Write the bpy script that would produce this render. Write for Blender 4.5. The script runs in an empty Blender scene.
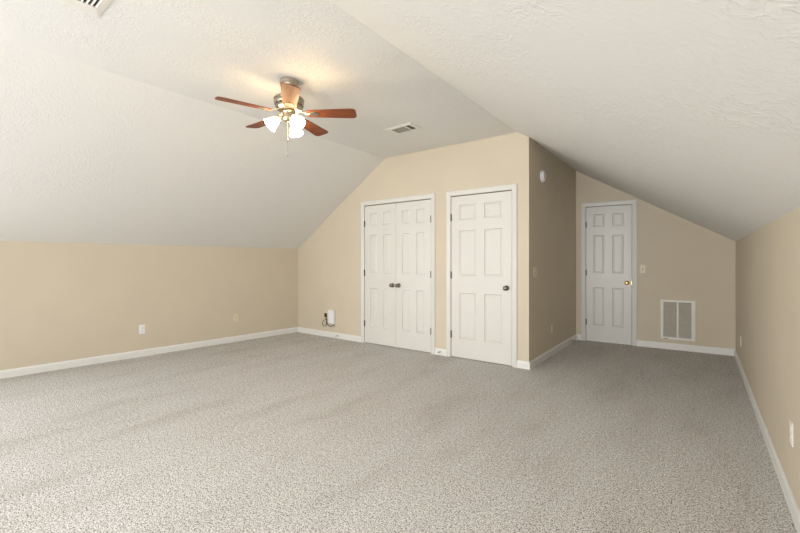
import bpy, bmesh, math, random
from mathutils import Vector, Matrix

# ------------------------------------------------------------------ camera, light, exposure
sc = bpy.context.scene
C = sc.collection
random.seed(4)
PI = math.pi

cam_d = bpy.data.cameras.new('camera'); cam = bpy.data.objects.new('camera', cam_d); C.objects.link(cam)
cam_d.sensor_width = 36; cam_d.lens = 36 * 388.86 / 800
cam_d.shift_y = -5.72 / 800
cam_d.clip_start = 0.02
cam.location = (0, 0, 1.221)
cam.rotation_euler = (PI / 2, 0, 0.6575)
sc.camera = cam

sc.view_settings.view_transform = 'Standard'
sc.view_settings.look = 'None'
sc.view_settings.gamma = 1
sc.view_settings.use_curve_mapping = False
sc.view_settings.exposure = 0.15

world = bpy.data.worlds.new('daylight'); sc.world = world; world.use_nodes = True
bg = world.node_tree.nodes['Background']
bg.inputs['Color'].default_value = (0.80, 0.90, 1.0, 1)
bg.inputs['Strength'].default_value = 2.0

REAR_Y = -3.6
WINDOWS = [(-5.05, -3.85), (-3.35, -2.15), (-1.65, -0.45)]      # x ranges on the rear wall
WIN_Z = (0.55, 2.05)
WIN_TOP = [1.75, 2.15, 1.9]
WIN_POWER = [5, 9, 46]
DAY = (0.955, 0.98, 1.0)
ADDED_WIN_Z = (0.45, 1.30)
ADDED_WIN_L = (-2.3, -0.5)        # y range of an unseen left window, added to brighten right wall and alcove
ADDED_WIN_R = (-2.7, -0.9)       # y range of an unseen right window, added to brighten the closet side wall
ADDED_WIN_POWER = (86, 68)
REAR_SPREAD, SIDE_SPREAD = 95, 180
def window_lamp(loc, w, h, facing, power, spread):
    l = bpy.data.lights.new('window_daylight', 'AREA'); l.shape = 'RECTANGLE'
    l.size = w * 0.98; l.size_y = h * 0.98; l.energy = power; l.color = DAY; l.spread = math.radians(spread)
    lo = bpy.data.objects.new('window_daylight', l); C.objects.link(lo)
    lo.location = loc; lo.rotation_euler = Vector(facing).to_track_quat('-Z', 'Y').to_euler()
for (x0, x1), top, pw in zip(WINDOWS, WIN_TOP, WIN_POWER):
    window_lamp(((x0 + x1) / 2, REAR_Y - 0.025, (top + WIN_Z[0]) / 2), x1 - x0, top - WIN_Z[0], (0, 1, 0), pw, REAR_SPREAD)
sz = sum(ADDED_WIN_Z) / 2; sh = ADDED_WIN_Z[1] - ADDED_WIN_Z[0]
yl, yr = sum(ADDED_WIN_L) / 2, sum(ADDED_WIN_R) / 2
window_lamp((-5.476 + (yl - 4.218) * 0.073835 - 0.04, yl, sz), (ADDED_WIN_L[1] - ADDED_WIN_L[0]) * 0.97, sh, (1, -0.0738, 0), ADDED_WIN_POWER[0], SIDE_SPREAD)  # fill lamp in the added left window
window_lamp((0.3575 + 0.025, yr, sz), ADDED_WIN_R[1] - ADDED_WIN_R[0], sh, (-1, 0, 0), ADDED_WIN_POWER[1], SIDE_SPREAD)  # fill lamp in the added right window
SHADE_EMIT = 32.0

# ------------------------------------------------------------------ materials
def new_mat(name):
    m = bpy.data.materials.new(name); m.use_nodes = True
    nt = m.node_tree; return m, nt, nt.nodes['Principled BSDF']

def coords(nt, scale=(1, 1, 1), rot=(0, 0, 0)):
    g = nt.nodes.new('ShaderNodeNewGeometry')
    mp = nt.nodes.new('ShaderNodeMapping'); mp.inputs['Scale'].default_value = scale
    mp.inputs['Rotation'].default_value = rot
    nt.links.new(g.outputs['Position'], mp.inputs['Vector'])
    return mp.outputs['Vector']

def noise(nt, vec, scale, detail=2, rough=0.5, dist=0.0):
    n = nt.nodes.new('ShaderNodeTexNoise'); n.inputs['Scale'].default_value = scale
    n.inputs['Detail'].default_value = detail; n.inputs['Roughness'].default_value = rough
    n.inputs['Distortion'].default_value = dist
    nt.links.new(vec, n.inputs['Vector']); return n.outputs['Fac']

def ramp(nt, fac, stops, interp='LINEAR'):
    r = nt.nodes.new('ShaderNodeValToRGB'); r.color_ramp.interpolation = interp
    e = r.color_ramp.elements
    while len(e) < len(stops): e.new(0.5)
    for i, (p, c) in enumerate(stops):
        e[i].position = p; e[i].color = c if len(c) == 4 else (*c, 1)
    nt.links.new(fac, r.inputs['Fac']); return r.outputs['Color']

def bump(nt, height, strength, dist, bsdf, prev=None):
    b = nt.nodes.new('ShaderNodeBump'); b.inputs['Strength'].default_value = strength
    b.inputs['Distance'].default_value = dist
    nt.links.new(height, b.inputs['Height'])
    if prev: nt.links.new(prev, b.inputs['Normal'])
    nt.links.new(b.outputs['Normal'], bsdf.inputs['Normal']); return b.outputs['Normal']

def simple(name, col, rough=0.5, metal=0.0, var=0.03, vscale=8, bumps=None):
    m, nt, b = new_mat(name)
    v = coords(nt)
    lo = tuple(max(0, c * (1 - var)) for c in col); hi = tuple(min(1, c * (1 + var)) for c in col)
    nt.links.new(ramp(nt, noise(nt, v, vscale, 3), [(0.3, lo), (0.7, hi)]), b.inputs['Base Color'])
    b.inputs['Roughness'].default_value = rough; b.inputs['Metallic'].default_value = metal
    if bumps: bump(nt, noise(nt, v, bumps[0], 3), bumps[1], bumps[2], b)
    return m

M = {}
M['wall'] = simple('wall_paint_tan', (0.64, 0.56, 0.435), 0.75, var=0.02, vscale=2.0, bumps=(180, 0.15, 0.002))
M['white'] = simple('white_semigloss_paint', (0.70, 0.68, 0.635), 0.38, var=0.01, vscale=3)
M['trim'] = simple('bright_white_trim_paint', (0.80, 0.785, 0.75), 0.35, var=0.01, vscale=3)
M['jamb'] = simple('door_jamb_paint', (0.72, 0.70, 0.66), 0.45, var=0.01)
M['plate_white'] = simple('white_plastic', (0.85, 0.84, 0.85), 0.35, var=0.01)
M['plate_ivory'] = simple('ivory_plastic', (0.74, 0.66, 0.48), 0.4, var=0.01)
M['dark'] = simple('dark_slot', (0.03, 0.028, 0.025), 0.6)
M['black'] = simple('black_plastic', (0.015, 0.014, 0.013), 0.45)
M['nickel'] = simple('brushed_nickel', (0.42, 0.38, 0.32), 0.36, 1.0, vscale=40)
M['hinge'] = simple('aged_nickel_hinge', (0.15, 0.13, 0.11), 0.45, 0.4)
M['pewter'] = simple('dark_pewter', (0.22, 0.19, 0.15), 0.25, 1.0)
M['brass'] = simple('polished_brass', (0.85, 0.60, 0.22), 0.2, 1.0)
M['vent'] = simple('white_enamelled_vent', (0.78, 0.75, 0.69), 0.4)
M['fin_shade'] = simple('louver_shade_grey', (0.30, 0.275, 0.24), 0.5)  # shade on the register fins, put into their colour
M['duct'] = simple('duct_interior', (0.04, 0.035, 0.03), 0.8)
M['filter'] = simple('grey_filter_cloth', (0.33, 0.29, 0.21), 0.9, vscale=60, var=0.1)
M['rubber'] = simple('white_rubber', (0.75, 0.73, 0.70), 0.6)

# ceiling: white with hand-trowelled texture
m, nt, b = new_mat('ceiling_textured_white'); v = coords(nt)
b.inputs['Base Color'].default_value = (0.77, 0.755, 0.725, 1); b.inputs['Roughness'].default_value = 0.7
n1 = noise(nt, v, 19.0, 2, 0.5, 1.1)
r1 = ramp(nt, n1, [(0.44, (0, 0, 0)), (0.50, (1, 1, 1)), (0.57, (0.1, 0.1, 0.1))])
n2 = noise(nt, v, 2.2, 2)
r2 = ramp(nt, n2, [(0.40, (0.15, 0.15, 0.15)), (0.62, (1, 1, 1))])
mx = nt.nodes.new('ShaderNodeMath'); mx.operation = 'MULTIPLY'
nt.links.new(r1, mx.inputs[0]); nt.links.new(r2, mx.inputs[1])
p = bump(nt, mx.outputs[0], 0.45, 0.0035, b)
bump(nt, noise(nt, v, 45, 1), 0.08, 0.003, b, p)
M['ceiling'] = m

# carpet: cut pile with flecks
m, nt, b = new_mat('speckled_beige_carpet'); v = coords(nt)
def mad(a_, ka, b_, kb):
    x1 = nt.nodes.new('ShaderNodeMath'); x1.operation = 'MULTIPLY'; nt.links.new(a_, x1.inputs[0]); x1.inputs[1].default_value = ka
    x2 = nt.nodes.new('ShaderNodeMath'); x2.operation = 'MULTIPLY_ADD'; nt.links.new(b_, x2.inputs[0]); x2.inputs[1].default_value = kb
    nt.links.new(x1.outputs[0], x2.inputs[2]); return x2.outputs[0]
fine = mad(mad(noise(nt, v, 170, 1, 0.5), 0.60, noise(nt, v, 90, 1, 0.5), 0.26), 1.0, noise(nt, v, 40, 2, 0.6), 0.14)
col = ramp(nt, fine, [(0.37, (0.11, 0.10, 0.09)), (0.43, (0.34, 0.325, 0.31)), (0.485, (0.585, 0.567, 0.548)), (0.58, (0.84, 0.82, 0.795))])
vt = coords(nt, (1.0, 0.30, 1), (0, 0, math.radians(-62)))
patch = ramp(nt, noise(nt, vt, 3.0, 4, 0.65, 0.2), [(0.32, (0.86, 0.845, 0.83)), (0.45, (0.955, 0.948, 0.94)), (0.62, (1, 1, 1))])
mm = nt.nodes.new('ShaderNodeMix'); mm.data_type = 'RGBA'; mm.blend_type = 'MULTIPLY'; mm.inputs[0].default_value = 1
nt.links.new(col, mm.inputs[6]); nt.links.new(patch, mm.inputs[7])
nt.links.new(mm.outputs[2], b.inputs['Base Color'])
b.inputs['Roughness'].default_value = 1.0
b.inputs['Specular IOR Level'].default_value = 0.05
bump(nt, fine, 0.5, 0.01, b)
sc.cycles.denoising_prefilter = 'NONE'
M['carpet'] = m

# cherry wood for the fan blades
m, nt, b = new_mat('cherry_wood')
tc = nt.nodes.new('ShaderNodeTexCoord'); mp = nt.nodes.new('ShaderNodeMapping'); mp.inputs['Scale'].default_value = (2, 26, 8)
nt.links.new(tc.outputs['Object'], mp.inputs['Vector'])
nt.links.new(ramp(nt, noise(nt, mp.outputs['Vector'], 3, 4, 0.6, 0.4), [(0.3, (0.13, 0.034, 0.014)), (0.7, (0.25, 0.075, 0.030))]), b.inputs['Base Color'])
b.inputs['Roughness'].default_value = 0.5; b.inputs['Specular IOR Level'].default_value = 0.25
M['cherry'] = m

# lit frosted glass
m, nt, b = new_mat('lit_frosted_glass')
b.inputs['Base Color'].default_value = (0.95, 0.92, 0.85, 1); b.inputs['Roughness'].default_value = 0.4
lw = nt.nodes.new('ShaderNodeTexCoord'); gr = nt.nodes.new('ShaderNodeTexNoise'); gr.inputs['Scale'].default_value = 30
nt.links.new(lw.outputs['Object'], gr.inputs['Vector'])
nt.links.new(ramp(nt, gr.outputs['Fac'], [(0.2, (1.0, 0.72, 0.36)), (0.8, (1.0, 0.76, 0.42))]), b.inputs['Emission Color'])
b.inputs['Emission Strength'].default_value = SHADE_EMIT
M['shade'] = m
m, nt, b = new_mat('lit_bulb')
b.inputs['Emission Color'].default_value = (1.0, 0.75, 0.45, 1); b.inputs['Emission Strength'].default_value = SHADE_EMIT
M['bulb'] = m

# window pane: thin glass
m = bpy.data.materials.new('window_glass'); m.use_nodes = True; nt = m.node_tree; nt.nodes.clear()
o = nt.nodes.new('ShaderNodeOutputMaterial'); mix = nt.nodes.new('ShaderNodeMixShader'); mix.inputs[0].default_value = 0.06
tr = nt.nodes.new('ShaderNodeBsdfTransparent'); gl = nt.nodes.new('ShaderNodeBsdfGlossy'); gl.inputs['Roughness'].default_value = 0.02
nt.links.new(tr.outputs[0], mix.inputs[1]); nt.links.new(gl.outputs[0], mix.inputs[2]); nt.links.new(mix.outputs[0], o.inputs[0])
M['glass'] = m

# ------------------------------------------------------------------ mesh helpers
def link(name, bm, mat, parent=None, bevel=0.0, smooth=False, segs=2):
    me = bpy.data.meshes.new(name)
    bmesh.ops.recalc_face_normals(bm, faces=bm.faces)
    bm.to_mesh(me); bm.free()
    me.materials.append(M[mat])
    ob = bpy.data.objects.new(name, me); C.objects.link(ob)
    if parent: ob.parent = parent
    if smooth:
        for p_ in me.polygons: p_.use_smooth = True
    if bevel:
        md = ob.modifiers.new('bevel', 'BEVEL'); md.width = bevel; md.segments = segs; md.limit_method = 'ANGLE'
    return ob

def box(bm, x0, x1, y0, y1, z0, z1):
    vs = [bm.verts.new(p_) for p_ in ((x0, y0, z0), (x1, y0, z0), (x1, y1, z0), (x0, y1, z0), (x0, y0, z1), (x1, y0, z1), (x1, y1, z1), (x0, y1, z1))]
    for f in ((0, 3, 2, 1), (4, 5, 6, 7), (0, 1, 5, 4), (1, 2, 6, 5), (2, 3, 7, 6), (3, 0, 4, 7)):
        bm.faces.new([vs[i] for i in f])
    return vs

def prism(bm, pts, y0, y1):
    """polygon in the local x-z plane pushed from y0 to y1"""
    a = [bm.verts.new((x, y0, z)) for x, z in pts]; c = [bm.verts.new((x, y1, z)) for x, z in pts]
    bm.faces.new(a); bm.faces.new(c[::-1])
    n = len(pts)
    for i in range(n): bm.faces.new([a[i], c[i], c[(i + 1) % n], a[(i + 1) % n]])

def lathe(bm, prof, n=32, mat=None, cap=True):
    """revolve (r, z) pairs about the local z axis"""
    mat = mat or Matrix.Identity(4)
    rings = []
    for r, z in prof:
        rings.append([bm.verts.new(mat @ Vector((r * math.cos(2 * PI * k / n), r * math.sin(2 * PI * k / n), z))) for k in range(n)])
    for a, c in zip(rings, rings[1:]):
        for k in range(n): bm.faces.new([a[k], a[(k + 1) % n], c[(k + 1) % n], c[k]])
    if cap:
        bm.faces.new(rings[0]); bm.faces.new(rings[-1])

def tube(bm, pts, r, n=8, cap=True):
    pts = [Vector(p_) for p_ in pts]; rings = []
    for i, p_ in enumerate(pts):
        t = (pts[min(i + 1, len(pts) - 1)] - pts[max(i - 1, 0)]).normalized()
        up = Vector((0, 0, 1)) if abs(t.z) < 0.9 else Vector((1, 0, 0))
        a = t.cross(up).normalized(); c = t.cross(a).normalized()
        rings.append([bm.verts.new(p_ + r * (math.cos(2 * PI * k / n) * a + math.sin(2 * PI * k / n) * c)) for k in range(n)])
    for a, c in zip(rings, rings[1:]):
        for k in range(n): bm.faces.new([a[k], a[(k + 1) % n], c[(k + 1) % n], c[k]])
    if cap: bm.faces.new(rings[0]); bm.faces.new(rings[-1])

def tag(o_, label=None, cat=None, group=None, kind=None):
    for k, v_ in (('label', label), ('category', cat), ('group', group), ('kind', kind)):
        if v_: o_[k] = v_
    return o_

def empty(name, loc, rz=0.0, parent=None):
    e = bpy.data.objects.new(name, None); C.objects.link(e); e.empty_display_size = 0.1
    e.location = loc; e.rotation_euler = (0, 0, rz)
    if parent: e.parent = parent
    return e

class Frame:
    """a wall seen from inside the room: s runs left to right, local +y runs into the wall, z up"""
    def __init__(self, a, b_):
        self.a = Vector((a[0], a[1], 0)); d = Vector((b_[0] - a[0], b_[1] - a[1], 0))
        self.L = d.length; self.d = d.normalized(); self.rz = math.atan2(d.y, d.x)
        self.n = Vector((self.d.y, -self.d.x, 0))        # towards the room
    def at(self, s, z=0.0, out=0.0):
        p_ = self.a + self.d * s + self.n * out; p_.z = z; return p_
    def put(self, ob, s=0.0, z=0.0, out=0.0):
        ob.location = self.at(s, z, out); ob.rotation_euler = (0, 0, self.rz); return ob

# ------------------------------------------------------------------ the room
CL, OUT, FL, FR = (-5.476, 4.218), (-1.524, 4.346), (-1.523, 6.434), (0.358, 6.583)
def left_x(y): return -5.476 + (y - 4.218) * (0.263 / 3.562)
def crease_l(y): return -3.575 + (y - 4.308) * 0.020
CR, ZC, ZL, ZR, XR = -1.655, 2.691, 1.429, 1.468, 0.3575
def ceil_z(x, y):
    if x < crease_l(y): return ZC - (crease_l(y) - x) * (ZC - ZL) / (crease_l(y) - left_x(y))
    if x > CR: return ZC - (x - CR) * (ZC - ZR) / (XR - CR)
    return ZC
F_left = Frame((left_x(REAR_Y), REAR_Y), CL)
F_back = Frame(CL, OUT)
F_side = Frame(OUT, FL)
F_far = Frame(FL, FR)
F_right = Frame(FR, (XR, REAR_Y))
F_rear = Frame((XR, REAR_Y), (left_x(REAR_Y), REAR_Y))
T = 0.12

def build_wall(name, fr, s0, s1, openings=(), over=0.03):
    ss = {s0, s1}
    for o_ in openings: ss |= {o_[0], o_[1]}
    # ceiling creases along this wall
    k = 400; prev = None
    for i in range(k + 1):
        s = s0 + (s1 - s0) * i / k; p_ = fr.at(s); side = (p_.x < crease_l(p_.y)) + 2 * (p_.x > CR)
        if prev is not None and side != prev: ss.add(s)
        prev = side
    ss = sorted(ss); bm = bmesh.new()
    top = lambda s: ceil_z(*fr.at(s).xy) + over
    for a, c in zip(ss, ss[1:]):
        if c - a < 1e-4: continue
        mid = (a + c) / 2; z = 0.0
        for o_ in sorted([o_ for o_ in openings if o_[0] < mid < o_[1]], key=lambda q: q[2]):
            if o_[2] > z: prism(bm, [(a, z), (c, z), (c, o_[2]), (a, o_[2])], 0, T)
            z = o_[3]
        prism(bm, [(a, z), (c, z), (c, top(c)), (a, top(a))], 0, T)
    bmesh.ops.remove_doubles(bm, verts=bm.verts, dist=1e-5)
    ob = link(name, bm, 'wall'); fr.put(ob); tag(ob, kind='structure'); return ob

# doors: (frame, opening s0, s1, height)
H = 2.04
D1 = (1.514, 2.672, H)       # closet, two leaves
D2 = (2.967, 3.757, H)       # single door
D3 = (0.140, 0.742, H)       # far door
def on(fr, y): return (y - fr.a.y) / fr.d.y
LW = sorted(on(F_left, y) for y in ADDED_WIN_L); RW = sorted(on(F_right, y) for y in ADDED_WIN_R)
build_wall('wall_left', F_left, -0.1, F_left.L + 2.2, [(LW[0], LW[1], *ADDED_WIN_Z)])
build_wall('wall_back', F_back, 0, F_back.L - 0.006, [(D1[0], D1[1], 0, H), (D2[0], D2[1], 0, H)])
build_wall('wall_side', F_side, 0, F_side.L)
build_wall('wall_far', F_far, -4.2, F_far.L, [(D3[0], D3[1], 0, H)])
build_wall('wall_right', F_right, -T, F_right.L + T, [(RW[0], RW[1], *ADDED_WIN_Z)])
rear_open = [(XR - x1, XR - x0, WIN_Z[0], top) for (x0, x1), top in zip(WINDOWS, WIN_TOP)]
build_wall('wall_rear', F_rear, 0, F_rear.L, rear_open)

# floor
bm = bmesh.new(); box(bm, -6.2, 0.6, REAR_Y - 0.3, 6.9, -0.08, 0.0)
tag(link('floor', bm, 'carpet'), kind='structure')
# ceiling: two slopes and the flat between them
bm = bmesh.new()
NR = 60
rows = []
for k in range(NR + 1):
    y = REAR_Y - 0.3 + (6.9 - REAR_Y + 0.3) * k / NR
    xl, c1 = left_x(y), crease_l(y)
    gl_ = (ZC - ZL) / (c1 - xl); gr_ = (ZC - ZR) / (XR - CR); ex = 0.2
    pr = [(xl - ex, ZL - gl_ * ex)] + [(xl + (c1 - xl) * q / 12, ZL + (ZC - ZL) * q / 12) for q in range(0, 13)] + [(CR, ZC), (XR + ex, ZR - gr_ * ex)]
    rows.append(([bm.verts.new((x, y, z)) for x, z in pr], [bm.verts.new((x, y, z + 0.12)) for x, z in pr]))
for (a, b2), (c, d) in zip(rows, rows[1:]):
    for i in range(len(a) - 1):
        bm.faces.new([a[i], c[i], c[i + 1], a[i + 1]]); bm.faces.new([b2[i], b2[i + 1], d[i + 1], d[i]])
    bm.faces.new([a[0], b2[0], d[0], c[0]]); bm.faces.new([a[-1], c[-1], d[-1], b2[-1]])
for a, b2 in (rows[0], rows[-1]):
    for i in range(len(a) - 1): bm.faces.new([a[i], a[i + 1], b2[i + 1], b2[i]])
bmesh.ops.remove_doubles(bm, verts=bm.verts, dist=1e-5)
cl_ = link('ceiling', bm, 'ceiling', smooth=True); tag(cl_, kind='structure')
cl_.data.set_sharp_from_angle(angle=math.radians(12))
# subfloor edge behind the closet doors stays dark: the closet has a ceiling and walls of its own (the room's)

# baseboards
def baseboard(name, fr, s0, s1, m0=0.0, m1=0.0):
    bm = bmesh.new()
    prof = [(0, 0), (-0.013, 0), (-0.013, 0.066), (-0.0105, 0.074), (-0.006, 0.080), (-0.004, 0.086), (0, 0.086)]
    a = [bm.verts.new((s0 - m0 * y, y, z)) for y, z in prof]; c = [bm.verts.new((s1 + m1 * y, y, z)) for y, z in prof]
    bm.faces.new(a); bm.faces.new(c[::-1]); n = len(prof)
    for i in range(n): bm.faces.new([a[i], a[(i + 1) % n], c[(i + 1) % n], c[i]])
    ob = link(name, bm, 'trim'); fr.put(ob); tag(ob, kind='structure')
CW = 0.060
baseboard('baseboard_left', F_left, 0, F_left.L, 0, 1)
baseboard('baseboard_back', F_back, 0, D1[0] - CW, -1, 0)
baseboard('baseboard_back.001', F_back, D1[1] + CW, D2[0] - CW)
baseboard('baseboard_back.002', F_back, D2[1] + CW, F_back.L, 0, -1)
baseboard('baseboard_side', F_side, 0, F_side.L, 1, 1)
baseboard('baseboard_far', F_far, 0, D3[0] - CW, -1, 0)
baseboard('baseboard_far.001', F_far, D3[1] + CW, F_far.L, 0, 1)
baseboard('baseboard_right', F_right, 0, F_right.L, -1, 1)
baseboard('baseboard_rear', F_rear, 0, F_rear.L, -1, 1)

# rear windows (the daylight of the room) and two side windows added as fill
wins = [(F_rear, XR - x1, x1 - x0, WIN_Z[0], top) for (x0, x1), top in zip(WINDOWS, WIN_TOP)]
wins += [(F_left, LW[0], LW[1] - LW[0], *ADDED_WIN_Z), (F_right, RW[0], RW[1] - RW[0], *ADDED_WIN_Z)]
for i, (fr, ws, w, wz, top) in enumerate(wins):
    e = fr.put(empty('window_%d' % (i + 1), (0, 0, 0)), ws, wz)
    tag(e, kind='structure')
    h = top - wz
    bm = bmesh.new()
    for a in ((0, w, 0, 0.04), (0, w, h - 0.04, h), (0, 0.04, 0.04, h - 0.04), (w - 0.04, w, 0.04, h - 0.04), (0.04, w - 0.04, h / 2 - 0.02, h / 2 + 0.02)):
        box(bm, a[0], a[1], 0.03, 0.09, a[2], a[3])
    link('window_frame', bm, 'white', e)
    bm = bmesh.new(); box(bm, 0.04, w - 0.04, 0.058, 0.062, 0.04, h / 2 - 0.02); box(bm, 0.04, w - 0.04, 0.058, 0.062, h / 2 + 0.02, h - 0.04)
    link('pane', bm, 'glass', e)
    bm = bmesh.new(); box(bm, -0.07, w + 0.07, -0.018, 0, -0.07, 0); box(bm, -0.07, w + 0.07, -0.018, 0, h, h + 0.07)
    box(bm, -0.07, 0, -0.018, 0, 0, h); box(bm, w, w + 0.07, -0.018, 0, 0, h)
    link('casing', bm, 'white', e)

# ------------------------------------------------------------------ doors
def casing(parent, w, h):
    """mitred door casing round an opening from 0..w, 0..h, local frame of the wall"""
    bm = bmesh.new(); rv = 0.004
    prof = [(0.0, 0.0), (0.0, -0.006), (0.006, -0.0095), (0.030, -0.0135), (0.044, -0.017), (0.055, -0.017), (0.060, -0.013), (0.060, 0.0)]
    path = [((-rv, 0), (-1, 0)), ((-rv, h + rv), (-1, 1)), ((w + rv, h + rv), (1, 1)), ((w + rv, 0), (1, 0))]
    rings = [[bm.verts.new((px + dx * q[0], q[1], pz + dz * q[0])) for q in prof] for (px, pz), (dx, dz) in path]
    for a, c in zip(rings, rings[1:]):
        for i in range(len(prof)): bm.faces.new([a[i], a[(i + 1) % len(prof)], c[(i + 1) % len(prof)], c[i]])
    bm.faces.new(rings[0]); bm.faces.new(rings[-1])
    return link('door_casing', bm, 'white', parent)

def jamb(parent, w, h):
    bm = bmesh.new()
    box(bm, -0.018, 0.0, 0.001, T, 0, h + 0.018); box(bm, w, w + 0.018, 0.001, T, 0, h + 0.018); box(bm, 0, w, 0.001, T, h, h + 0.018)
    # stop that the leaf closes against
    box(bm, 0, 0.012, 0.046, 0.075, 0, h); box(bm, w - 0.012, w, 0.046, 0.075, 0, h); box(bm, 0.012, w - 0.012, 0.046, 0.075, h - 0.012, h)
    return link('door_jamb', bm, 'jamb', parent)

ROWS = [(0.245, 0.822), (1.035, 1.605), (1.730, 1.925)]
def leaf(parent, x0, w, cols, h=2.023, z0=0.008, name='door_leaf'):
    """six-panel leaf; cols are the two panel x ranges measured from the leaf's left edge"""
    bm = bmesh.new()
    xs = sorted([0, w] + [c for cc in cols for c in cc]); zs = sorted([0, h] + [r - z0 for rr in ROWS for r in rr])
    grid = [[bm.verts.new((x, 0, z)) for x in xs] for z in zs]
    panels = []
    for j in range(len(zs) - 1):
        for i in range(len(xs) - 1):
            f = bm.faces.new([grid[j][i], grid[j][i + 1], grid[j + 1][i + 1], grid[j + 1][i]])
            if i in (1, 3) and j in (1, 3, 5): panels.append(f)
    bmesh.ops.recalc_face_normals(bm, faces=bm.faces)
    if bm.faces[0].normal.y > 0: bmesh.ops.reverse_faces(bm, faces=bm.faces)
    bm.faces.ensure_lookup_table()
    def ins(f, t, d):
        bmesh.ops.inset_individual(bm, faces=f, thickness=t, depth=d)
    ins(panels, 0.004, -0.001); ins(panels, 0.010, -0.0115); ins(panels, 0.010, 0.0)
    ins(panels, 0.016, 0.0065)
    # thickness: sides and back
    edge = [e for e in bm.edges if e.is_boundary]
    r = bmesh.ops.extrude_edge_only(bm, edges=edge)
    nv = [g for g in r['geom'] if isinstance(g, bmesh.types.BMVert)]
    for q in nv: q.co.y += 0.035
    ne = [g for g in r['geom'] if isinstance(g, bmesh.types.BMEdge) and all(q in nv for q in g.verts)]
    bmesh.ops.contextual_create(bm, geom=ne)
    ob = link(name, bm, 'white', parent, bevel=0.0015)
    ob.location = (x0, 0.003, z0)
    return ob

def knob(parent, x, z, mat, name='door_knob'):
    bm = bmesh.new()
    prof = [(0.0005, 0.0), (0.031, 0.0), (0.032, 0.003), (0.028, 0.008), (0.013, 0.011), (0.0105, 0.016), (0.0105, 0.028),
            (0.016, 0.033), (0.024, 0.038), (0.0275, 0.046), (0.0270, 0.053), (0.022, 0.060), (0.012, 0.0635), (0.0005, 0.064)]
    lathe(bm, prof, 28, Matrix.Rotation(PI / 2, 4, 'X'))
    ob = link(name, bm, mat, parent, smooth=True); ob.location = (x, 0.0, z); return ob

def hinge(parent, x, z):
    bm = bmesh.new()
    for k in range(5):
        lathe(bm, [(0.0005, 0), (0.0062, 0), (0.0062, 0.0170), (0.0005, 0.0170)], 12, Matrix.Translation((0, -0.010, -0.044 + k * 0.0176)))
    lathe(bm, [(0.0005, 0), (0.0045, 0), (0.003, 0.005), (0.0005, 0.006)], 12, Matrix.Translation((0, -0.010, 0.044)))
    box(bm, -0.010, 0.010, -0.0015, 0.001, -0.044, 0.044); box(bm, -0.002, 0.002, -0.010, 0, -0.044, 0.044)
    ob = link('hinge', bm, 'hinge', parent); ob.location = (x, -0.001, z); return ob

ZH = (0.29, 1.04, 1.77)
def panel_cols(w):
    st = 0.112 if w > 0.7 else 0.098; md = 0.105 if w > 0.7 else 0.105
    pw = (w - 2 * st - md) / 2
    return [(st, st + pw), (w - st - pw, w - st)]

# closet with a pair of narrow leaves
e = F_back.put(empty('door_1', (0, 0, 0)), D1[0], 0)
tag(e, 'white double closet door with two narrow leaves and dark twin knobs', 'closet door', kind='structure')
W1 = D1[1] - D1[0]; casing(e, W1, H); jamb(e, W1, H)
lw_ = (W1 - 0.006 - 0.004) / 2
l1 = leaf(e, 0.003, lw_, panel_cols(lw_)); l2 = leaf(e, 0.003 + lw_ + 0.004, lw_, panel_cols(lw_))
knob(l1, lw_ - 0.050, 0.868, 'pewter'); knob(l2, 0.050, 0.868, 'pewter')
for z in ZH: hinge(l1, -0.002, z - 0.008); hinge(l2, lw_ + 0.002, z - 0.008)
# single six-panel door
e = F_back.put(empty('door_2', (0, 0, 0)), D2[0], 0)
tag(e, 'white six panel single door with dark nickel knob beside the closet', 'door', kind='structure')
W2 = D2[1] - D2[0]; casing(e, W2, H); jamb(e, W2, H)
l1 = leaf(e, 0.003, W2 - 0.006, panel_cols(W2 - 0.006)); knob(l1, W2 - 0.066, 0.895, 'pewter')
for z in ZH: hinge(l1, -0.002, z - 0.008)
# far door
e = F_far.put(empty('door_3', (0, 0, 0)), D3[0], 0)
tag(e, 'narrow white door with brass knob at the end of the alcove', 'door', kind='structure')
W3 = D3[1] - D3[0]; casing(e, W3, H); jamb(e, W3, H)
l1 = leaf(e, 0.003, W3 - 0.006, panel_cols(W3 - 0.006)); knob(l1, W3 - 0.062, 0.891, 'brass')
for z in ZH: hinge(l1, -0.002, z - 0.008)
bm = bmesh.new(); box(bm, -0.002, 0.0005, -0.0005, 0.020, -0.028, 0.028)
lp = link('latch_plate', bm, 'brass', l1); lp.location = (W3 - 0.006, 0.0, 0.891)

# ------------------------------------------------------------------ wall plates
def plate_mesh(w=0.070, h=0.115, t=0.006):
    bm = bmesh.new()
    pts0 = [(-w / 2, -h / 2), (w / 2, -h / 2), (w / 2, h / 2), (-w / 2, h / 2)]; k = 0.006
    a = [bm.verts.new((x, 0, z)) for x, z in pts0]
    c = [bm.verts.new((x, -t * 0.5, z)) for x, z in pts0]
    d = [bm.verts.new((x - math.copysign(k, x), -t, z - math.copysign(k, z))) for x, z in pts0]
    for r0, r1 in ((a, c), (c, d)):
        for i in range(4): bm.faces.new([r0[i], r0[(i + 1) % 4], r1[(i + 1) % 4], r1[i]])
    bm.faces.new(a); bm.faces.new(d); return bm

def screws(parent, pts, y=-0.006):
    for x, z in pts:
        bm = bmesh.new(); lathe(bm, [(0.0003, 0), (0.0032, 0), (0.0028, 0.001), (0.0003, 0.0014)], 12, Matrix.Rotation(PI / 2, 4, 'X'))
        s = link('screw', bm, 'nickel', parent); s.location = (x, y, z)

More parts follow.
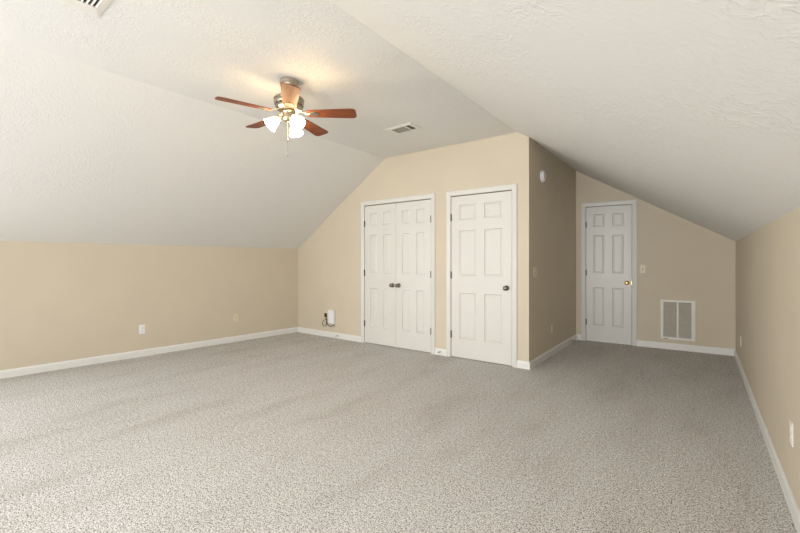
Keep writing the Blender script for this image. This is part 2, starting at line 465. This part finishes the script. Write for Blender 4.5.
def outlet(fr, s, z, mat, label, cat='outlet'):
    e = fr.put(empty('wall_outlet', (0, 0, 0)), s, z); tag(e, label, cat, 'electrical outlets low on the walls')
    link('plate', plate_mesh(), mat, e)
    for dz in (0.0195, -0.0195):
        bm = bmesh.new()
        pts = [(0.017 * math.cos(a), max(-0.0135, min(0.0135, 0.0172 * math.sin(a)))) for a in [2 * PI * k / 24 for k in range(24)]]
        prism(bm, pts, -0.0085, -0.004)
        r = link('receptacle', bm, mat, e); r.location = (0, 0, dz)
        bm = bmesh.new(); box(bm, -0.0075, -0.0050, -0.0088, -0.008, -0.001, 0.0075); box(bm, 0.0050, 0.0075, -0.0088, -0.008, -0.001, 0.0065)
        lathe(bm, [(0.0003, 0.008), (0.0026, 0.008), (0.0026, 0.0088), (0.0003, 0.0088)], 10, Matrix.Translation((0, 0, -0.0075)) @ Matrix.Rotation(PI / 2, 4, 'X'))
        link('slots', bm, 'dark', r)
    screws(e, [(0, 0)], -0.0055)
    return e

def jack_plate(fr, s, z, mat, label):
    e = fr.put(empty('cable_jack', (0, 0, 0)), s, z); tag(e, label, 'cable jack', 'ivory cable plates')
    link('plate', plate_mesh(), mat, e)
    bm = bmesh.new(); lathe(bm, [(0.0003, 0), (0.0065, 0), (0.0065, 0.003), (0.0045, 0.003), (0.0045, 0.010), (0.0003, 0.010)], 12, Matrix.Rotation(PI / 2, 4, 'X'))
    j = link('connector', bm, 'nickel', e); j.location = (0, -0.0055, 0)
    screws(e, [(0, 0.042), (0, -0.042)]); return e

def switch(fr, s, z, n, label):
    w = 0.070 + (n - 1) * 0.046
    e = fr.put(empty('light_switch', (0, 0, 0)), s, z); tag(e, label, 'light switch', 'ivory light switches')
    link('plate', plate_mesh(w), 'plate_ivory', e)
    for k in range(n):
        x = (k - (n - 1) / 2) * 0.046
        bm = bmesh.new(); box(bm, -0.005, 0.005, -0.0068, -0.005, -0.012, 0.012)
        g_ = link('toggle_slot', bm, 'dark', e); g_.location = (x, 0, 0)
        bm = bmesh.new(); up = 1 if k % 2 == 0 else -1
        vs = box(bm, -0.0042, 0.0042, -0.0065, -0.004, -0.009, 0.009)
        vs = box(bm, -0.0036, 0.0036, -0.019, -0.006, -0.004, 0.004)
        for q in vs[:2] + vs[4:6]: q.co.z += 0.007 * up
        g_ = link('toggle', bm, 'plate_ivory', e); g_.location = (x, 0, 0)
        screws(e, [(x, 0.030), (x, -0.030)])
    return e

LL = F_left.L
outlet(F_left, LL - 2.306, 0.345, 'plate_white', 'bright white outlet on the long left wall, nearer the camera')
jack_plate(F_left, LL - 1.089, 0.357, 'plate_ivory', 'ivory cable jack plate low on the left wall towards the corner')
jack_plate(F_back, 0.715, 0.352, 'plate_ivory', 'ivory plate half behind the black plug beside the white box')
switch(F_side, 0.205, 1.092, 2, 'ivory double switch on the shaded side wall near its outer corner')
outlet(F_side, 0.860, 0.338, 'plate_ivory', 'ivory outlet low on the shaded side wall below the double switch')
switch(F_far, 0.878, 1.104, 1, 'ivory switch plate right of the narrow alcove door')
outlet(F_right, 3.885, 0.372, 'vent', 'off-white outlet at the right picture edge on the right wall')
outlet(F_right, 0.858, 0.331, 'plate_ivory', 'ivory outlet low on the right wall close to the far corner')

# white cable box with black lead
e = F_back.put(empty('cable_box', (0, 0, 0)), 0.845, 0.222)
tag(e, 'small white box on the back wall between corner and closet', 'wall box')
bm = bmesh.new(); box(bm, -0.062, 0.062, -0.045, 0, 0, 0.218); link('housing', bm, 'plate_white', e, bevel=0.010, segs=3)
bm = bmesh.new(); box(bm, -0.030, 0.030, -0.047, -0.044, 0.03, 0.19); link('cover', bm, 'plate_white', e, bevel=0.002)
bm = bmesh.new()
for k in range(4): box(bm, -0.03 + k * 0.018, -0.018 + k * 0.018, -0.036, -0.012, -0.004, 0.001)
link('port', bm, 'dark', e)
cable = F_back.put(empty('black_cable', (0, 0, 0)), 0.715, 0.215)
tag(cable, 'black plug and looped lead running to the white wall box', 'cable')
bm = bmesh.new(); box(bm, -0.016, 0.016, -0.045, -0.0165, 0.105, 0.165); link('plug', bm, 'black', cable, bevel=0.004)
pts = []
ctrl = [(0.0, -0.03, 0.105), (0.005, -0.028, 0.07), (-0.03, -0.02, 0.055), (-0.075, -0.012, 0.03), (-0.095, -0.01, -0.015), (-0.07, -0.01, -0.050), (-0.03, -0.012, -0.045), (0.0, -0.016, -0.015),
        (0.012, -0.02, 0.05), (0.012, -0.03, 0.09), (0.014, -0.022, 0.04), (0.020, -0.015, -0.010), (0.06, -0.012, -0.035), (0.11, -0.018, -0.040), (0.15, -0.022, -0.025), (0.185, -0.024, -0.02), (0.188, -0.024, -0.002)]
def catmull(c, k=6):
    o_ = []; c = [Vector(q) for q in c]
    for i in range(len(c) - 1):
        p0, p1, p2, p3 = c[max(i - 1, 0)], c[i], c[i + 1], c[min(i + 2, len(c) - 1)]
        for j in range(k):
            t = j / k; o_.append(0.5 * ((2 * p1) + (p2 - p0) * t + (2 * p0 - 5 * p1 + 4 * p2 - p3) * t * t + (3 * p1 - p0 - 3 * p2 + p3) * t ** 3))
    o_.append(c[-1]); return o_
bm = bmesh.new(); tube(bm, catmull(ctrl), 0.0042, 8); link('lead', bm, 'black', cable, smooth=True)

# smoke alarm on the side wall
e = F_side.put(empty('smoke_alarm', (0, 0, 0)), 0.450, 2.245)
tag(e, 'round white smoke alarm high on the shaded side wall', 'smoke alarm')
RX = Matrix.Rotation(PI / 2, 4, 'X')
bm = bmesh.new(); lathe(bm, [(0.001, 0), (0.072, 0), (0.074, 0.003), (0.074, 0.010), (0.070, 0.012), (0.001, 0.012)], 40, RX); link('mount', bm, 'plate_white', e)
bm = bmesh.new(); lathe(bm, [(0.001, 0.012), (0.064, 0.012), (0.066, 0.026), (0.058, 0.038), (0.030, 0.044), (0.001, 0.045)], 40, RX); link('cover', bm, 'plate_white', e, bevel=0.001)
bm = bmesh.new()
for k in range(12):
    a = 2 * PI * k / 12; box(bm, 0.045 * math.cos(a) - 0.004, 0.045 * math.cos(a) + 0.004, -0.0425, -0.040, 0.045 * math.sin(a) - 0.004, 0.045 * math.sin(a) + 0.004)
link('slots', bm, 'dark', e)
bm = bmesh.new(); lathe(bm, [(0.001, 0.044), (0.012, 0.044), (0.011, 0.0475), (0.001, 0.048)], 20, RX); link('test_button', bm, 'rubber', e)

# spring door stops
def door_stop(fr, s, z, label):
    e = fr.put(empty('door_stop', (0, 0, 0)), s, z, 0.013); tag(e, label, 'door stop', 'spring door stops on the baseboards')
    bm = bmesh.new(); lathe(bm, [(0.0005, 0), (0.011, 0), (0.010, 0.004), (0.006, 0.006), (0.0005, 0.006)], 16, RX); link('base', bm, 'nickel', e)
    bm = bmesh.new()
    pts = [(0.0055 * math.cos(a), -0.006 - a / (2 * PI) * 0.0038, 0.0055 * math.sin(a)) for a in [2 * PI * k / 10 for k in range(151)]]
    tube(bm, pts, 0.0013, 5); link('spring', bm, 'nickel', e, smooth=True)
    bm = bmesh.new(); lathe(bm, [(0.0005, 0.062), (0.008, 0.062), (0.0085, 0.068), (0.007, 0.076), (0.0005, 0.077)], 14, RX); link('tip', bm, 'rubber', e)
door_stop(F_back, 0.973, 0.046, 'spring door stop on the baseboard below the white wall box')
door_stop(F_back, 2.815, 0.044, 'spring door stop on the short baseboard between the two white doorways')
door_stop(F_side, 1.765, 0.044, 'spring door stop on the side wall baseboard near the alcove door')

# return air grille on the far wall
e = F_far.put(empty('return_air_grille', (0, 0, 0)), 1.087, 0.138)
tag(e, 'large white return air grille with two grey filter panels by the alcove door', 'air grille')
gw, gh, fb = 0.392, 0.546, 0.034
bm = bmesh.new()
for a in ((0, gw, 0, fb), (0, gw, gh - fb, gh), (0, fb, fb, gh - fb), (gw - fb - 0.012, gw, fb, gh - fb)): box(bm, a[0], a[1], -0.012, 0, a[2], a[3])
link('frame', bm, 'vent', e, bevel=0.003)
bm = bmesh.new(); box(bm, gw / 2 - 0.012, gw / 2 + 0.010, -0.011, -0.001, fb, gh - fb); link('mullion', bm, 'vent', e, bevel=0.002)
for x0, x1 in ((fb, gw / 2 - 0.012), (gw / 2 + 0.010, gw - fb - 0.012)):
    bm = bmesh.new(); z = fb + 0.003
    while z < gh - fb - 0.008:
        vs = box(bm, x0, x1, -0.009, -0.0015, z, z + 0.0012)
        for q in vs[:2] + vs[4:6]: q.co.z -= 0.0045
        z += 0.0125
    link('louvers', bm, 'vent', e)
    bm = bmesh.new(); box(bm, x0, x1, -0.0012, -0.0002, fb, gh - fb); link('filter', bm, 'filter', e)
bm = bmesh.new(); box(bm, 0.045, 0.085, -0.014, -0.011, 0.006, 0.012); link('latch', bm, 'dark', e)

# ceiling registers
def register(x0, x1, y0, y1, mx0, mx1, my, label, split, fin='vent', step=0.0135):
    cx_, cy_ = (x0 + x1) / 2, (y0 + y1) / 2
    e = empty('ceiling_register', (cx_, cy_, ZC)); tag(e, label, 'air vent', 'ceiling registers')
    hx, hy = (x1 - x0) / 2, (y1 - y0) / 2
    ix0, ix1, iy = -hx + mx0, hx - mx1, hy - my
    bm = bmesh.new()
    o_ = [(-hx, -hy), (hx, -hy), (hx, hy), (-hx, hy)]; n_ = [(ix0, -iy), (ix1, -iy), (ix1, iy), (ix0, iy)]
    rings = [[bm.verts.new((x, y, 0)) for x, y in o_], [bm.verts.new((x, y, -0.005)) for x, y in o_],
             [bm.verts.new((x, y, -0.010)) for x, y in n_], [bm.verts.new((x, y, -0.0005)) for x, y in n_]]
    for a, c in zip(rings, rings[1:]):
        for i in range(4): bm.faces.new([a[i], a[(i + 1) % 4], c[(i + 1) % 4], c[i]])
    link('frame', bm, 'vent', e)
    bm = bmesh.new(); box(bm, ix0, ix1, -iy, iy, -0.0012, -0.0004); link('duct_mouth', bm, 'duct', e)
    sx = ix0 + split * (ix1 - ix0)
    bm = bmesh.new(); box(bm, sx - 0.009, sx + 0.009, -iy, iy, -0.010, -0.001); link('divider', bm, 'vent', e)
    for a, c, tilt in ((ix0, sx - 0.009, 1), (sx + 0.009, ix1, -1)):
        bm = bmesh.new(); y = -iy + 0.006
        while y < iy - 0.004:
            vs = box(bm, a, c, y, y + 0.0012, -0.0095, -0.0015)
            for q in vs[:4]: q.co.y += 0.006 * tilt
            y += step
        link('louvers', bm, fin, e)
register(-2.805, -2.440, 3.340, 3.558, 0.070, 0.040, 0.038, 'small white ceiling register with louvers coloured for shade in front of the closet', 0.74, 'fin_shade')
register(-2.876, -2.420, 0.440, 0.745, 0.110, 0.050, 0.035, 'white ceiling register cut off by the top left picture edge', 0.6, 'vent', 0.022)

# ------------------------------------------------------------------ ceiling fan
fan = empty('ceiling_fan', (-2.654, 1.957, ZC))
tag(fan, 'ceiling fan with five cherry wood blades, nickel motor and lit glass shades', 'ceiling fan')
bm = bmesh.new(); lathe(bm, [(0.001, 0), (0.070, 0), (0.073, -0.004), (0.073, -0.020), (0.070, -0.024), (0.071, -0.044), (0.064, -0.058), (0.03, -0.066), (0.001, -0.066)], 40); link('canopy', bm, 'nickel', fan, smooth=False, bevel=0.001)
bm = bmesh.new(); lathe(bm, [(0.001, -0.066), (0.022, -0.066), (0.022, -0.145), (0.001, -0.145)], 24); link('downrod', bm, 'nickel', fan)
bm = bmesh.new(); lathe(bm, [(0.001, -0.138), (0.050, -0.139), (0.098, -0.144), (0.116, -0.150), (0.121, -0.156), (0.121, -0.166), (0.111, -0.171), (0.111, -0.177), (0.119, -0.182), (0.119, -0.194), (0.112, -0.200), (0.104, -0.214), (0.108, -0.220), (0.106, -0.234), (0.085, -0.248), (0.001, -0.250)], 48)
link('motor_housing', bm, 'nickel', fan, bevel=0.001)
for k in range(15):
    bm = bmesh.new(); vs = box(bm, 0.100, 0.1115, -0.010, 0.010, -0.213, -0.203)
    bmesh.ops.transform(bm, matrix=Matrix.Rotation(2 * PI * k / 15, 4, 'Z'), verts=vs)
    link('cooling_slot', bm, 'dark', fan)
ZB = -0.272
Rb0, Rb1 = 0.145, 0.549
for k in range(5):
    ang = math.radians(324.7 + 72 * k)
    b_ = empty('blade_unit', (0, 0, 0)); bpy.data.objects.remove(b_)
    # blade: long tapered board, rounded tip, pitched about its own length
    bm = bmesh.new(); out = []
    w0, w1 = 0.050, 0.067
    pts = [(Rb0, -w0 * 0.75), (Rb0 + 0.02, -w0), (Rb1 - 0.05, -w1)]
    for q in range(7):
        a = -PI / 2 + PI / 2 * q / 6; pts.append((Rb1 - 0.035 + 0.035 * math.cos(a), -w1 + 0.035 + 0.035 * math.sin(a)))
    pts += [(x, -y) for x, y in pts[::-1]]
    lo_v = [bm.verts.new((x, y, -0.003)) for x, y in pts]; hi_v = [bm.verts.new((x, y, 0.003)) for x, y in pts]
    bm.faces.new(lo_v); bm.faces.new(hi_v[::-1])
    for i in range(len(pts)): bm.faces.new([lo_v[i], hi_v[i], hi_v[(i + 1) % len(pts)], lo_v[(i + 1) % len(pts)]])
    bl = link('blade', bm, 'cherry', fan, bevel=0.001)
    bl.location = (0, 0, ZB); bl.rotation_mode = 'XYZ'
    bl.matrix_local = Matrix.Translation((0, 0, ZB)) @ Matrix.Rotation(ang, 4, 'Z') @ Matrix.Rotation(math.radians(-11), 4, 'X')
    # iron: curved bracket from the motor to the blade, under it
    bm = bmesh.new()
    vs = []
    st = [(0.070, 0.016, 0.026), (0.100, 0.014, 0.020), (0.130, 0.011, 0.002), (0.165, 0.012, -0.006), (0.185, 0.030, -0.007), (0.215, 0.034, -0.007), (0.245, 0.014, -0.007)]
    rr = []
    for x, hw, z in st:
        rr.append([bm.verts.new((x, -hw, z)), bm.verts.new((x, hw, z)), bm.verts.new((x, hw, z + 0.0035)), bm.verts.new((x, -hw, z + 0.0035))])
    for a, c in zip(rr, rr[1:]):
        for i in range(4): bm.faces.new([a[i], a[(i + 1) % 4], c[(i + 1) % 4], c[i]])
    bm.faces.new(rr[0]); bm.faces.new(rr[-1])
    for sx_, sy_ in ((0.195, 0.020), (0.195, -0.020), (0.235, 0.0)):
        lathe(bm, [(0.0005, -0.0095), (0.004, -0.009), (0.005, -0.007), (0.0005, -0.007)], 10, Matrix.Translation((sx_, sy_, 0)))
    link('blade_iron', bm, 'nickel', bl, bevel=0.0008)

bm = bmesh.new(); lathe(bm, [(0.001, -0.250), (0.050, -0.252), (0.052, -0.262), (0.046, -0.270), (0.048, -0.300), (0.055, -0.306), (0.055, -0.318), (0.040, -0.332), (0.018, -0.338), (0.010, -0.350), (0.001, -0.352)], 36); link('light_kit_hub', bm, 'nickel', fan, bevel=0.001)
for az in (205, 312, 82):
    a = math.radians(az + 37.67); tilt = math.radians(46)
    R_ = Matrix.Rotation(a, 4, 'Z')
    bm = bmesh.new()
    tube(bm, [R_ @ Vector(q) for q in ((0.040, 0, -0.312), (0.054, 0, -0.306), (0.066, 0, -0.306), (0.074, 0, -0.314))], 0.0085, 10)
    arm = link('lamp_arm', bm, 'nickel', fan, smooth=True)
    # socket and shade along an axis tilted outward and down
    A_ = Matrix.Translation(R_ @ Vector((0.072, 0, -0.310))) @ R_ @ Matrix.Rotation(PI - tilt, 4, 'Y')
    bm = bmesh.new(); lathe(bm, [(0.001, -0.004), (0.018, -0.002), (0.023, 0.010), (0.024, 0.026), (0.001, 0.026)], 20, A_); link('socket_cup', bm, 'nickel', arm)
    bm = bmesh.new()
    pr = [(0.021, 0.020), (0.024, 0.030), (0.031, 0.042), (0.038, 0.058), (0.043, 0.078), (0.049, 0.096), (0.059, 0.112), (0.057, 0.113), (0.047, 0.097), (0.041, 0.079), (0.036, 0.059), (0.029, 0.043), (0.022, 0.031), (0.019, 0.021)]
    lathe(bm, pr, 32, A_, cap=False); link('glass_shade', bm, 'shade', arm, smooth=True)
    bm = bmesh.new(); lathe(bm, [(0.001, 0.026), (0.011, 0.026), (0.013, 0.040), (0.020, 0.056), (0.022, 0.070), (0.016, 0.084), (0.001, 0.090)], 16, A_); link('bulb', bm, 'bulb', arm, smooth=True)
for (x, y, z1, fob) in ((0.020, -0.030, -0.60, 0), (-0.032, 0.012, -0.46, 1)):
    bm = bmesh.new()
    tube(bm, [(x, y, -0.325), (x, y, z1)], 0.0011, 6)
    z = -0.33
    while z > z1:
        lathe(bm, [(0.0002, -0.0018), (0.0018, 0), (0.0002, 0.0018)], 6, Matrix.Translation((x, y, z))); z -= 0.007
    ch = link('pull_chain', bm, 'nickel', fan)
    bm = bmesh.new(); lathe(bm, [(0.001, 0.0), (0.004, -0.002), (0.007, -0.016), (0.0075, -0.026), (0.004, -0.032), (0.001, -0.033)], 14, Matrix.Translation((x, y, z1))); link('pull_fob', bm, 'nickel', ch, smooth=True)
